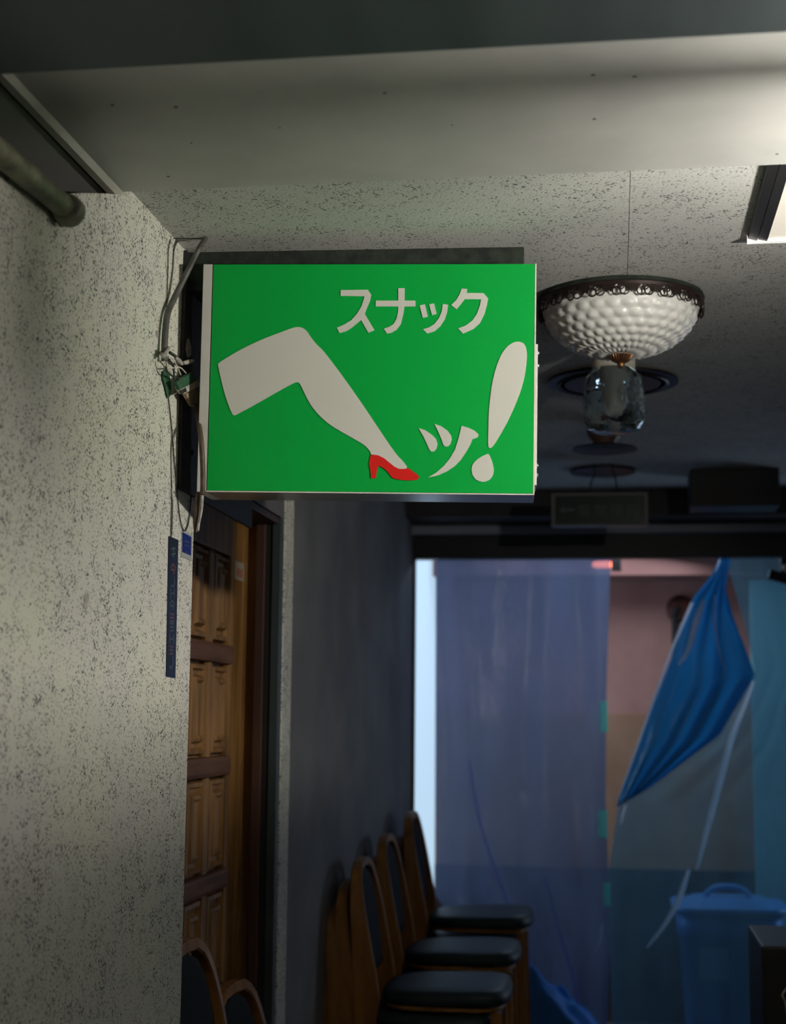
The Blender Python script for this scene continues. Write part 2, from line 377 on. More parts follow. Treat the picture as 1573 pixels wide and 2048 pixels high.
# ---- end wall, header and opening to the next room
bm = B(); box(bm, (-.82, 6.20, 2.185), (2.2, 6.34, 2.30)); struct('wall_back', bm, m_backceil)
bm = B(); box(bm, (-.845, 5.98, 2.195), (2.2, 6.20, 2.30), .004); struct('trim_3', bm, noisy(mat('dark_brown_beam', (.02, .02, .02), .6), (.03, .025, .025), (.05, .042, .042), 5, 3))  # beam mottled in near-black brown
w1 = empty('window_1', (0, 6.2, 0)); w1['kind'] = 'structure'
bm = B(); box(bm, (-.845, 0.0, 2.052), (2.2, .07, 2.15), .003); obj('head_frame', bm, m_winframe, w1)
bm = B(); box(bm, (-.845, -.03, 2.15), (2.2, .05, 2.185), .006); obj('head_sill', bm, mat('blue_grey_metal', (.34, .40, .50), .4), w1)
bm = B(); box(bm, (-.86, 0.0, 0), (-.812, .06, 2.06), .003); obj('side_frame', bm, m_winframe, w1)
# room beyond: daylit frosted window on its left, pink wall over beige panel
w2 = empty('window_2', (-.867, 6.9, 0)); w2['kind'] = 'structure'
bm = B(); box(bm, (-.02, -.63, .55), (0, .56, 2.22)); obj('frosted_pane', bm, m_day, w2)
bm = B(); box(bm, (-.04, -.64, .40), (.006, .57, .55), .003); obj('window_sill', bm, m_teal, w2)
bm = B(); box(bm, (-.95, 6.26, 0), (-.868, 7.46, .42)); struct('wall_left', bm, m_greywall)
YB = 7.46
zs1 = P(1300, 1428, 1, YB).z; zs2 = P(1300, 1738, 1, YB).z
bm = B(); box(bm, (-.95, YB, zs1), (2.2, YB + .1, 2.42)); wb = struct('wall_back', bm, m_pink)
bm = B(); box(bm, (-.95, YB - .012, zs2), (2.2, YB + .1, zs1), .002); struct('trim_4', bm, m_beige)
bm = B(); box(bm, (-.95, YB - .02, 0), (2.2, YB + .1, zs2), .002); struct('baseboard_back', bm, noisy(mat('dark_base', (.05, .04, .05), .6), (.04, .033, .035), (.07, .055, .055), 5, 3))
a = P(1240, 1150, 1, YB - .3)
bm = B(); box(bm, (-.85, YB - .3, a.z), (2.2, YB, 2.25)); struct('trim_5', bm, noisy(mat('dark_pink', (.3, .12, .1), .8), (.22, .10, .09), (.28, .13, .11), 4, 3))
# pale teal door leaf standing on the right of the room beyond
a = P(1500, 1160, 1, 7.2); bq = P(1560, 2000, 1, 7.2)
bm = B(); box(bm, (a.x + .0, 7.2, 0), (a.x + .75, 7.24, a.z), .004); dr = struct('door_2', bm, mat('pale_teal_paint', (.22, .42, .44), .5))
bm = B(); box(bm, (a.x + .16, 7.195, 1.05), (a.x + .30, 7.2, 1.48), .001); obj('notice', bm, mat('pale_notice', (.5, .56, .66), .5), dr)

# ================================================================ SNACK SIGN
SQ = (-0.4446, 2.75, 0.6301 + EYE); YAW, ROLL, PIT = .0694, -.0115, .0431; SW, SH, ST = .6127, .4348, .150
def rot(a, i, j):
    m = Matrix.Identity(3); m[i][i] = math.cos(a); m[j][j] = math.cos(a); m[i][j] = -math.sin(a); m[j][i] = math.sin(a); return m
SR = rot(YAW, 0, 1) @ rot(PIT, 1, 2) @ rot(ROLL, 0, 2)
sign = empty('sign_box', (0, 0, 0), 'green box sign with white katakana, white leg and red high heel, jutting from the wall', 'sign')
sign.matrix_world = Matrix.Translation(SQ) @ SR.to_4x4()
SI = sign.matrix_world.inverted()
def onsign(px, py, off=0.0):
    """point on the sign face in the sign's own space"""
    o = SI @ Vector((0, 0, EYE)); dd = SI.to_3x3() @ ray(px, py); t = (-off - o.y) / dd.y; return o + dd * t
bm = B(); box(bm, (-SW / 2, .003, -SH / 2), (SW / 2, ST, SH / 2), .0012); obj('casing', bm, m_alu, sign)
bm = B(); box(bm, (-SW / 2 + .0015, 0, -SH / 2 + .003), (SW / 2 - .003, .003, SH / 2 - .0005)); obj('face_panel', bm, m_green, sign)
bm = B()   # pale rim round the green face
box(bm, (-SW / 2, -.0006, -SH / 2), (SW / 2, .003, -SH / 2 + .0022)); box(bm, (SW / 2 - .0026, -.0006, -SH / 2), (SW / 2, .003, SH / 2))
obj('face_rim', bm, m_trim, sign)
bm = B(); box(bm, (-SW / 2 - .0185, .001, -SH / 2), (-SW / 2 - .0005, ST, SH / 2 + .0005), .001); o = obj('side_strip', bm, m_alupaint, sign); o['label'] = 'white metal strip along the left edge'
bm = B(); box(bm, (SW / 2, .012, -SH / 2 + .02), (SW / 2 + .004, ST - .02, SH / 2 - .15), .0008); obj('side_flange', bm, m_alupaint, sign)
for z in (-.178, -.160, .028, .052):
    bm = B(); lathe(bm, [(.0042, 0), (.0042, .002), (.002, .0036)], 12, (SW / 2 + .004, .022, z), 'X'); obj('screw', bm, m_chrome, sign, True)

C8 = lambda x, y: (400 + x / 3.792, 500 + y / 3.792)
C3 = lambda x, y: (640 + x / 3.42, 540 + y / 3.42)
def decal(name, pts, m, th=.0009, smooth=0):
    pp = [onsign(x, y, .0004) for x, y in pts]
    pp = [p + Vector((0, 0, 0)) for p in (chaikin(pp, smooth) if smooth else pp)]
    bm = B(); prism(bm, pp, (0, -th, 0)); return obj(name, bm, m, sign)
leg = [C8(*p) for p in ((137, 860), (250, 790), (350, 735), (480, 675), (600, 630), (700, 592), (745, 583), (785, 592), (815, 618), (838, 655), (880, 710))]
leg += [C3(*p) for p in ((20, 548), (60, 598), (130, 690), (200, 787), (300, 930), (400, 1080), (470, 1185), (530, 1268), (570, 1308), (603, 1353), (575, 1362), (540, 1360), (510, 1345), (480, 1321), (440, 1290), (400, 1270), (350, 1264), (346, 1242), (310, 1200), (240, 1158), (150, 1108), (70, 1060), (0, 1000))]
leg += [C8(*p) for p in ((850, 1190), (810, 1120), (780, 1055), (758, 1012), (740, 1001), (715, 1008), (600, 1070), (400, 1185), (275, 1251), (258, 1256), (243, 1240), (200, 1130), (165, 1000), (140, 885))]
decal('leg_print', leg, m_white, smooth=1)
shoe = [(352, 1262), (400, 1268), (440, 1288), (480, 1320), (510, 1345), (540, 1360), (575, 1362), (605, 1355), (640, 1380), (675, 1405), (679, 1420), (668, 1435), (620, 1440), (560, 1436), (510, 1428), (490, 1415), (465, 1380), (440, 1358), (415, 1343), (402, 1342), (395, 1360), (388, 1390), (385, 1423), (352, 1426), (348, 1380), (338, 1325), (345, 1285)]
o = decal('shoe_print', [C3(*p) for p in shoe], m_red, .0014); o['label'] = 'red high-heeled shoe'
L = {
 'su': [(143, 138), (330, 136), (352, 170), (345, 210), (325, 255), (308, 300), (374, 412), (332, 430), (283, 342), (220, 395), (180, 420), (135, 432), (117, 395), (165, 375), (215, 345), (255, 300), (285, 250), (303, 195), (305, 180), (143, 178)],
 'na': [(537, 125), (581, 125), (581, 210), (655, 210), (655, 250), (580, 250), (572, 300), (555, 370), (525, 410), (490, 430), (460, 436), (438, 402), (475, 390), (505, 370), (525, 335), (535, 290), (537, 250), (383, 250), (383, 210), (537, 210)],
 'ku': [(970, 128), (1010, 130), (1004, 158), (1120, 158), (1152, 195), (1145, 235), (1128, 300), (1095, 365), (1050, 405), (980, 436), (947, 400), (1000, 380), (1045, 345), (1075, 300), (1095, 245), (1104, 200), (992, 200), (965, 235), (935, 270), (900, 240), (935, 205), (958, 165)]}
for k in L: decal('letter', [C3(*p) for p in L[k]], m_white)
def multi(name, polys, smooth=0):
    bm = B()
    for q in polys:
        pp = [onsign(*C3(*p), .0004) for p in q]; pp = chaikin(pp, smooth) if smooth else pp; prism(bm, pp, (0, -.0009, 0))
    return obj(name, bm, m_white, sign)
multi('letter', [[(683, 243), (720, 235), (740, 320), (705, 328)], [(748, 235), (782, 229), (800, 300), (768, 310)], [(842, 233), (878, 238), (872, 290), (855, 340), (825, 385), (785, 420), (735, 435), (706, 405), (745, 395), (785, 370), (815, 330), (835, 285)]])
multi('letter', [[(676, 1082), (720, 1095), (765, 1125), (795, 1155), (806, 1190), (800, 1220), (785, 1240), (765, 1243), (750, 1230), (735, 1195), (710, 1140)], [(784, 1053), (830, 1068), (875, 1100), (900, 1135), (903, 1160), (892, 1195), (875, 1208), (857, 1208), (845, 1195), (830, 1150), (805, 1095)], [(970, 1066), (1020, 1080), (1060, 1100), (1087, 1125), (1080, 1145), (1045, 1158), (1030, 1195), (1005, 1240), (965, 1300), (920, 1345), (870, 1378), (810, 1405), (740, 1420), (795, 1388), (850, 1340), (890, 1290), (925, 1230), (950, 1150)]])
multi('exclamation_mark', [[(1360, 489), (1395, 500), (1412, 530), (1419, 580), (1413, 660), (1400, 740), (1375, 830), (1340, 920), (1290, 1030), (1240, 1120), (1195, 1195), (1170, 1220), (1155, 1215), (1152, 1190), (1153, 1100), (1156, 980), (1165, 880), (1180, 770), (1205, 670), (1240, 580), (1280, 525), (1325, 495)], [(1152, 1256), (1163, 1268), (1180, 1310), (1192, 1360), (1188, 1400), (1165, 1435), (1120, 1452), (1075, 1440), (1045, 1405), (1037, 1360), (1048, 1325), (1080, 1293), (1115, 1272)]], 1)

# ---- dark mounting frame the sign hangs from
mf = empty('mounting_frame', (XW, 2.85, 2.3), 'dark weathered board and steel plate fixed to ceiling and wall behind the green sign', 'bracket')
a = P(371, 508, 2, 2.296); bq = P(1049, 497, 2, 2.296)
ang = math.atan2(bq.y - a.y, bq.x - a.x); dirv = Vector((math.cos(ang), math.sin(ang), 0)); nrm = Vector((-dirv.y, dirv.x, 0)); ln = (bq - a).length
mloc = mf.location.copy()
bm = B(); mm = Matrix.Translation(a - Vector(mloc)) @ Matrix.Rotation(ang, 4, 'Z')
box(bm, (0.0, 0, -.075), (ln, .09, 0.004), .003, mm); obj('board', bm, m_board, mf)
bm = B(); q = [P(371, 509, 0, XW + .006), P(366, 700, 0, XW + .006), P(360, 977, 0, XW + .006)]
zb, yb = q[2].z, q[2].y
pts = [Vector((XW + .001, q[0].y + .006, 2.296)), Vector((XW + .001, q[1].y, q[1].z)), Vector((XW + .001, yb, zb)), Vector((XW + .001, 3.35, zb - .004)), Vector((XW + .001, 3.35, 2.296))]
prism(bm, [p - Vector(mloc) for p in pts], (.006, 0, 0)); obj('steel_plate', bm, m_blackplate, mf)
bm = B()
p = P(373, 693, 0, XW + .007)
r = bmesh.ops.create_icosphere(bm, subdivisions=2, radius=1)
for v in r['verts']: v.co = Vector((v.co.x * .0015, v.co.y * .02 * (1 + .3 * noise.noise(v.co * 3)), v.co.z * .019 * (1 + .3 * noise.noise(v.co * 2)))) + p - Vector(mloc) + Vector((.001, .012, 0))
obj('peeled_patch', bm, m_putty, mf)
for py in (560, 770, 905):
    p = P(384, py, 0, XW + .007); bm = B(); lathe(bm, [(.006, 0), (.005, .003), (.001, .0045)], 10, p - Vector(mloc), 'X'); obj('bolt', bm, m_blackplate, mf)

# ================================================================ WIRING AT THE WALL
XC = XW + .02
cab = empty('supply_cable', (XW, 2.8, 2.3), 'thick grey cable dropping from ceiling along the wall left of the sign', 'cable'); cl = Vector(cab.location)
pts = [P(412, 476, 2, 2.299), P(398, 498, 0, -.765), P(377, 540, 0, -.785), P(352, 590, 0, XC - .004), P(336, 625, 0, XC - .008), P(331, 660, 0, XC - .008), P(329, 700, 0, XC - .008), P(328, 722, 0, XC - .008)]
bm = B(); tube(bm, [p - cl for p in pts], [.0052, .0052, .0055, .006, .006, .006, .006, .005], 12); obj('sheath', bm, m_cable, cab, True)
bm = B(); p = P(331, 708, 0, XC - .008)
tube(bm, [P(322, 705, 0, XW + .003) - cl, P(328, 712, 0, XC) - cl, P(338, 695, 0, XC) - cl], [.003, .0048, .003], 8); obj('clip', bm, m_putty, cab, True)
for cpts, m_, r_ in (([(329, 722), (333, 735), (345, 736), (360, 735), (372, 746)], m_wirewhite, .0014), ([(330, 722), (334, 742), (345, 752), (356, 758)], m_wireblack, .002), ([(338, 720), (346, 730), (348, 742), (349, 760)], m_wireblack, .0022), ([(343, 715), (352, 728), (362, 750)], m_wirewhite, .0012), ([(340, 705), (350, 712), (360, 720)], m_wireblack, .003)):
    bm = B(); tube(bm, [P(x, y, 0, XC) - cl for x, y in cpts], r_, 8); o = obj('wire', bm, m_, cab, True)
# clear closed-end crimp caps
for k, (x0, y0, x1, y1) in enumerate(((352, 716, 364, 728), (368, 726, 386, 722))):
    bm = B(); tube(bm, [P(x0, y0, 0, XC + .002) - cl, P((x0 + x1) / 2, (y0 + y1) / 2, 0, XC + .002) - cl, P(x1, y1, 0, XC + .002) - cl], [.0035, .0048, .003], 10); obj('crimp_cap', bm, m_putty, cab, True)
bm = B()
pts = [P(x, y, 0, XW + .003) for x, y in ((325, 743), (333, 738), (338, 752), (341, 775), (340, 790), (335, 797), (330, 775), (325, 758))]
prism(bm, [p - cl for p in pts], (.002, 0, 0)); o = obj('tape', bm, m_tapegreen, cab); o['label'] = 'strip of green tape hanging by the wires'
# junction connector: green block, white collar, amber plug
con = empty('plug_connector', P(366, 765, 0, XC), 'green and white connector with amber plug hanging among loose wires', 'connector'); c0 = Vector(con.location)
def quadprism(name, px, m_, par, x, th):
    bm = B(); o0 = Vector(par.location)
    prism(bm, [P(a_, b_, 0, x) - o0 for a_, b_ in px], (th, 0, 0))
    bmesh.ops.bevel(bm, geom=list(bm.edges), offset=.0008, segments=1, affect='EDGES')
    return obj(name, bm, m_, par)
quadprism('green_block', [(344, 764), (376, 745), (388, 761), (351, 780)], m_tapegreen, con, XC - .002, .009)
quadprism('collar', [(351, 779), (387, 760), (390, 772), (358, 788)], m_plugwhite, con, XC - .003, .011)
quadprism('plug', [(364, 788), (387, 776), (399, 802), (382, 814), (378, 812)], m_plugbrown, con, XC - .0015, .008)
bm = B(); prism(bm, [P(x, y, 0, XC + .0085) - c0 for x, y in ((358, 782), (371, 776), (373, 783), (360, 789))], (.001, 0, 0)); obj('clasp', bm, m_wireblack, con)
# brown lead from the plug, down past the sign to a folded end
bc = empty('brown_lead', P(395, 815, 0, XC + .006), 'worn brown cable running down from the amber plug beside the sign', 'cable'); b0 = Vector(bc.location)
pts = [P(392, 810, 0, XC + .008)] + [P(x, y, 1, yy) for x, y, yy in ((396, 835, 2.76), (402, 875, 2.70), (405, 920, 2.70), (406, 960, 2.705), (405, 990, 2.71))]
bm = B(); tube(bm, [p - b0 for p in pts], .0048, 10); obj('sheath', bm, m_brown, bc, True)
pts = [P(x, y, 1, 2.718) for x, y in ((398, 984), (396, 1000), (394, 1025), (393, 1045), (392, 1064))]
bm = B(); tube(bm, [p - b0 for p in pts], [.004, .0075, .0085, .0075, .004], 10, flat=.6); obj('folded_end', bm, m_brown, bc, True)
pts = [P(x, y, 1, 2.711) for x, y in ((405, 985), (404, 1010), (402, 1030), (398, 1048), (397, 1062))]
bm = B(); tube(bm, [p - b0 for p in pts], [.003, .0028, .002, .0022, .0015], 8); obj('peeling_strip', bm, m_putty, bc, True)
# thin black wires
tw = empty('thin_wire', P(340, 478, 0, XW + .004), 'thin black wire looping down the wall below the connector to the blue sticker', 'wire'); t0 = Vector(tw.location)
bm = B(); tube(bm, [P(x, y, 0, XW + .0025) - t0 for x, y in ((337, 795), (342, 840), (347, 900), (352, 960), (358, 1020), (363, 1050), (370, 1062), (377, 1045), (381, 1010), (383, 985))], .0013, 6); obj('lower_loop', bm, m_wireblack, tw, True)
bm = B(); tube(bm, [P(x, y, 0, XW + .0025) - t0 for x, y in ((332, 640), (334, 600), (336, 540), (337, 500), (341, 480))], .0011, 6)
tube(bm, [P(341, 480, 0, XW + .0025) - t0, P(345, 477, 2, 2.2975) - t0, P(375, 477, 2, 2.2975) - t0, P(416, 478, 2, 2.2975) - t0], .0011, 6); obj('upper_run', bm, m_wireblack, tw, True)

# ---- pipe in the notch above the wall
XP = -.7985
e1 = P(120, 406, 0, XP); e0 = P(0, 306, 0, XP)
pp = empty('wall_pipe', e1, 'old grey-green pipe running along the top of the wall at upper left', 'pipe')
dv = (e0 - e1).normalized()
bm = B(); tube(bm, [Vector((0, .02, 0)), Vector((0, 0, 0)), dv * 1.3], .0172, 24, smooth=False); obj('tube', bm, m_pipe, pp, True)
bm = B(); lathe(bm, [(.0185, .012), (.023, .016), (.0235, .034), (.020, .040)], 28, (.004, .0, -.003), 'Y'); obj('collar', bm, m_pipe, pp, True)
bm = B(); tube(bm, [Vector((0, .03, 0)), Vector((-.004, .05, 0)), Vector((-.022, .058, 0))], .0165, 16); obj('elbow', bm, m_pipe, pp, True)

# ---- stickers on the wall
ns = empty('nameplate_sticker', P(345, 1215, 0, XW), 'long narrow navy sticker with faded vertical lettering on the speckled wall', 'sticker'); n0 = Vector(ns.location)
bm = B(); prism(bm, [P(x, y, 0, XW + .0006) - n0 for x, y in ((337, 1072), (356, 1080), (350, 1356), (332, 1353))], (.0012, 0, 0)); obj('plate', bm, m_bluetag, ns)
def wallprint(name, quads, m_, par, x):
    o0 = Vector(par.location); bm = B()
    for q in quads: prism(bm, [P(a_, b_, 0, x) - o0 for a_, b_ in q], (.0003, 0, 0))
    return obj(name, bm, m_, par)
def mark(cx, cy, w_, h_, kind):
    """a faded vertical character as a few strokes"""
    hx, hy = w_ / 2, h_ / 2; t = .16; out = []
    segs = {0: [(-1, -.6, 1, -.6), (0, -1, 0, 1), (-1, .5, 1, .3)], 1: [(-1, -1, 1, -.8), (-1, 0, 1, .1), (-1, 1, 1, .9), (0, -1, 0, 1)], 2: [(-.8, -1, -.8, 1), (.8, -.9, .8, 1), (-.8, 0, .8, 0)], 3: [(-1, -.2, 0, -1), (0, -1, 1, -.2), (1, -.2, .2, 1), (-1, .1, .8, .2)], 4: [(.6, -1, .9, .2), (.9, .2, 0, 1), (0, 1, -.8, .6)]}[kind]
    for x0, y0, x1, y1 in segs:
        dx, dy = x1 - x0, y1 - y0; l_ = math.hypot(dx, dy); nx, ny = -dy / l_ * t, dx / l_ * t
        out.append([(cx + (x0 + nx) * hx, cy + (y0 + ny) * hy), (cx + (x1 + nx) * hx, cy + (y1 + ny) * hy), (cx + (x1 - nx) * hx, cy + (y1 - ny) * hy), (cx + (x0 - nx) * hx, cy + (y0 - ny) * hy)])
    return out
for i, (cy, h_, k, m_) in enumerate(((1104, 22, 0, m_greenprint), (1138, 22, 3, m_redprint), (1164, 20, 4, m_greyprint), (1187, 20, 2, m_greyprint), (1210, 20, 3, m_greyprint), (1235, 16, 1, m_redprint), (1254, 16, 1, m_greyprint), (1278, 20, 2, m_greyprint), (1300, 16, 1, m_redprint), (1325, 24, 4, m_greyprint))):
    wallprint('character', mark(347 - (cy - 1100) * .021, cy, 9, h_, k), m_, ns, XW + .0018)
bs = empty('door_sticker', P(373, 1090, 0, XW), 'small square blue sticker with grey border at the wall edge beside the door', 'sticker'); b1 = Vector(bs.location)
bm = B(); prism(bm, [P(x, y, 0, XW + .0006) - b1 for x, y in ((363.5, 1062), (384, 1070), (382.5, 1122), (362, 1113))], (.001, 0, 0)); obj('backing', bm, m_labelgrey, bs)
wallprint('print', [[(365, 1064), (382.8, 1074), (382, 1111), (364.5, 1104)]], m_blue2, bs, XW + .0018)
wallprint('lettering', [[(369, 1080), (379, 1084), (379, 1087), (369, 1083)], [(369, 1088), (379, 1092), (379, 1094), (369, 1090)], [(371, 1102), (374.5, 1103.5), (374.5, 1106), (371, 1104.5)]], m_greyprint, bs, XW + .0022)

# ================================================================ CEILING LAMPS
cx, cy = P(1239, 550, 2, 2.30).x + .003, 3.043 + .173
lamp = empty('ceiling_lamp', (cx, cy, 2.30), 'round milk-glass hobnail ceiling lamp with lacy bronze rim, right of the sign', 'lamp')
bm = B(); lathe(bm, [(.160, 0), (.176, -.001), (.178, -.008), (.170, -.012)], 96); obj('mounting_plate', bm, m_board, lamp, False)
# lace rim: band with drooping loops
bm = B(); lathe(bm, [(.1735, -.008), (.1755, -.011), (.1745, -.019), (.1735, -.019), (.1725, -.010)], 120, cap=False)
n = 22
for i in range(n):
    a0 = 2 * PI * (i + .5) / n
    for da, dz, rr in ((-.050, -.033, .0085), (.044, -.031, .0098), (0, -.024, .006)):
        a = a0 + da; c = Vector((.1755 * math.cos(a), .1755 * math.sin(a), dz)); t = Vector((-math.sin(a), math.cos(a), 0))
        ring = [c + (t * math.cos(q_) + Vector((0, 0, 1)) * math.sin(q_)) * rr for q_ in [2 * PI * k / 12 for k in range(13)]]
        tube(bm, ring, .0016, 6, smooth=False)
    a1 = a0 + PI / n      # leaf between loop groups
    vs = []
    for da, dz in ((-.075, -.018), (.075, -.018), (.030, -.036), (0, -.031), (-.030, -.036)):
        a = a1 + da; vs.append(Vector((.1755 * math.cos(a), .1755 * math.sin(a), dz)))
    prism(bm, vs, Vector((math.cos(a1), math.sin(a1), 0)) * .001)
obj('lace_rim', bm, m_darkbronze, lamp)
bm = B(); SEG, RN = 288, 84; nb = 30; rings = []
for j in range(RN + 1):
    t = j / RN; ph = t * PI / 2
    R0 = .166; r_ = R0 * math.cos(ph) ** .92 if t < 1 else 0.0; z = -.016 - .112 * math.sin(ph) ** 1.0
    ring = []
    for i in range(SEG):
        a = 2 * PI * i / SEG
        rows = 9.0; row = (t ** 1.15) * rows; fr = row - math.floor(row); odd = int(math.floor(row)) % 2
        u = (a / (2 * PI) * nb + .5 * odd) % 1.0
        dd = math.hypot((u - .5) * 2, (fr - .5) * 2)
        amp = .0044 * max(0.0, 1 - dd * dd) ** 1.3 * (1 if t < .93 else 0) * min(1, (1 - t) * 3.0 + .15) * min(1, .35 + t * 3)
        rr = r_ + amp * math.cos(ph); zz = z - amp * math.sin(ph)
        ring.append(bm.verts.new((rr * math.cos(a), rr * math.sin(a), zz)))
    rings.append(ring)
for a_, b_ in zip(rings[:-1], rings[1:]):
    for i in range(SEG): bm.faces.new((a_[i], a_[(i + 1) % SEG], b_[(i + 1) % SEG], b_[i]))
bmesh.ops.remove_doubles(bm, verts=bm.verts, dist=1e-5)
obj('shade', bm, m_milk, lamp, True)
bm = B()
for j in range(24):
    a = 2 * PI * j / 24; tube(bm, [Vector((.006 * math.cos(a), .006 * math.sin(a), -.142)), Vector((.018 * math.cos(a), .018 * math.sin(a), -.136)), Vector((.025 * math.cos(a), .025 * math.sin(a), -.126))], .0026, 6)
lathe(bm, [(.024, -.125), (.019, -.134), (.006, -.141)], 32)
obj('rosette', bm, m_bronze, lamp, True)
bm = B(); lathe(bm, [(.002, -.139), (.006, -.141), (.0085, -.147), (.006, -.153), (.001, -.155)], 24); obj('finial', bm, m_bronze, lamp, True)

# glass jar lamp behind it
a = P(1228, 728, 1, 3.66)
jl = empty('jar_lamp', (a.x, 3.66, 2.30), 'clear rippled glass jar lamp on white collar, behind the hobnail lamp', 'lamp')
zt_ = P(1228, 737, 1, 3.66).z - 2.30; zb_ = P(1228, 856, 1, 3.60).z - 2.30
bm = B(); lathe(bm, [(.052, 0), (.052, zt_ - .002), (.046, zt_ - .006)], 40); obj('collar', bm, m_socket, jl, True)
bm = B(); h = zb_ - zt_
prof = [(.050, zt_), (.056, zt_ + h * .07), (.068, zt_ + h * .14), (.073, zt_ + h * .3), (.0745, zt_ + h * .6), (.072, zt_ + h * .82), (.062, zt_ + h * .95), (.045, zt_ + h), (.0, zt_ + h)]
lathe(bm, prof[:-1], 64); inner = [(max(r_ - .005, 0), z_ - h * .0 + (.005 if k > 5 else 0)) for k, (r_, z_) in enumerate(prof[:-1])]
lathe(bm, inner, 64); obj('glass_jar', bm, m_glass, jl, True)
bm = B(); lathe(bm, [(.017, zt_), (.017, zt_ + h * .25), (.014, zt_ + h * .3), (.014, zt_ + h * .62), (.008, zt_ + h * .70)], 24); obj('bulb', bm, m_bulb, jl, True)

def plate(name, px, py, wpx, label, cat, thick=.012, z=2.30, group=None):
    p = P(px, py, 2, z); s = F / (p.y * .9806 + .0); r_ = wpx / 2 / (F / (p - Vector((0, 0, EYE))).length)
    t_ = empty(name, (p.x, p.y, z), label, cat, group)
    bm = B(); lathe(bm, [(r_ * .8, 0), (r_, -thick * .3), (r_, -thick * .7), (r_ * .7, -thick)], 48); obj('disc', bm, m_darkbronze, t_)
    return t_, r_
pl, r_ = plate('ceiling_plate', 1226, 760, 256, 'wide glossy dark round ceiling plate, leftmost edge showing behind the jar lamp', 'ceiling plate', .014)
bm = B(); lathe(bm, [(r_ * .86, -.0135), (r_ * .84, -.017), (r_ * .80, -.0135)], 48); obj('ridge', bm, m_darkbronze, pl)
# dark pendant with disc
pd = empty('pendant_lamp', (P(1210, 896, 1, 4.62).x, 4.62, 2.30), 'small dark pendant with brown cup and round disc, below the jar lamp', 'lamp')
bm = B(); lathe(bm, [(.05, 0), (.05, -.006)], 32); lathe(bm, [(.012, -.006), (.012, -.045)], 16); obj('stem', bm, m_darkbronze, pd)
bm = B(); lathe(bm, [(.055, -.022), (.050, -.040), (.035, -.058), (.034, -.072)], 32); obj('cup', bm, mat('brown_cup', (.10, .05, .035), .4), pd, True)
bm = B(); lathe(bm, [(.04, -.070), (.097, -.078), (.100, -.083), (.06, -.090)], 48); obj('disc', bm, m_black, pd)
pl2, r2_ = plate('ceiling_plate', 1206, 939, 128, 'small dark ceiling disc just above the hanging exit sign', 'ceiling plate', .016)

# hanging exit sign
ya = 5.35; e_ = P(1199, 1022, 1, ya)
ex = empty('exit_sign', (e_.x, ya, e_.z), 'dark unlit green exit sign hanging below the ceiling over the far opening', 'sign')
def rel(px, py, y=ya): return P(px, py, 1, y) - Vector((e_.x, ya, e_.z))
a = rel(1103, 986); c = rel(1297, 1050)
bm = B(); box(bm, (a.x, 0, c.z), (c.x, .06, a.z), .004); obj('housing', bm, m_exitframe, ex)
i0 = rel(1111, 992); i1 = rel(1291, 1047)
bm = B(); box(bm, (i0.x, -.003, i1.z), (i1.x, .001, i0.z), .001); obj('face_panel', bm, m_exit, ex)
# arrow and lettering
def extext(ch, px0, px1, py0, py1):
    cu = bpy.data.curves.new('txt', 'FONT'); cu.body = ch; cu.extrude = .002; cu.size = 1
    o = bpy.data.objects.new('txt', cu); sc.collection.objects.link(o)
    dg = bpy.context.evaluated_depsgraph_get(); me = bpy.data.meshes.new_from_object(o.evaluated_get(dg)); bpy.data.objects.remove(o)
    if len(me.vertices) < 4: return
    xs = [v.co.x for v in me.vertices]; ys = [v.co.y for v in me.vertices]
    p_, q_ = rel(px0, py1, ya - .003), rel(px1, py0, ya - .003)
    for v in me.vertices:
        x = p_.x + (v.co.x - min(xs)) / (max(xs) - min(xs)) * (q_.x - p_.x); z = p_.z + (v.co.y - min(ys)) / (max(ys) - min(ys)) * (q_.z - p_.z)
        v.co = Vector((x, -.0035 - (0 if v.co.z < 0 else .001), z))
    me.materials.append(m_exitprint); o = bpy.data.objects.new('letter', me); link(o, ex)
bm = B(); prism(bm, [rel(x, y, ya) + Vector((0, -.0035, 0)) for x, y in ((1119, 1020), (1129, 1012), (1129, 1017), (1150, 1017), (1150, 1023), (1129, 1023), (1129, 1028))], (0, -.001, 0)); obj('arrow', bm, m_exitprint, ex)
for ch, x0 in zip('\u975e\u5e38\u968e\u6bb5', (1156, 1189, 1221, 1254)): extext(ch, x0, x0 + 27, 1008, 1033)
for q_ in ([(1182, 990), (1182, 975), (1184, 962), (1190, 950)], [(1232, 990), (1234, 972), (1231, 955), (1226, 941)]):
    bm = B(); tube(bm, [rel(*p, ya + .03) for p in q_] + [Vector((rel(*q_[-1], ya + .03).x, .03, 2.30 - e_.z))], .0028, 8); obj('hanger', bm, m_black, ex, True)
# dark air grille on the right of the ceiling
a = P(1382, 968, 1, 5.5); c = P(1562, 1010, 1, 5.5)
vg = empty('ceiling_unit', ((a.x + c.x) / 2, 5.6, 2.3), 'long black slatted unit on the ceiling at right, beside the exit sign', 'vent')
hw_ = (c.x - a.x) / 2
bm = B(); box(bm, (-hw_, -.09, c.z - 2.3), (hw_, .1, .002), .004); obj('housing', bm, m_black, vg)
for k in range(3):
    bm = B(); z_ = (c.z - 2.3) + .012 + k * .018; box(bm, (-hw_ + .01, -.094, z_), (hw_ - .01, -.088, z_ + .008), .001); obj('slat', bm, m_darkbronze, vg)

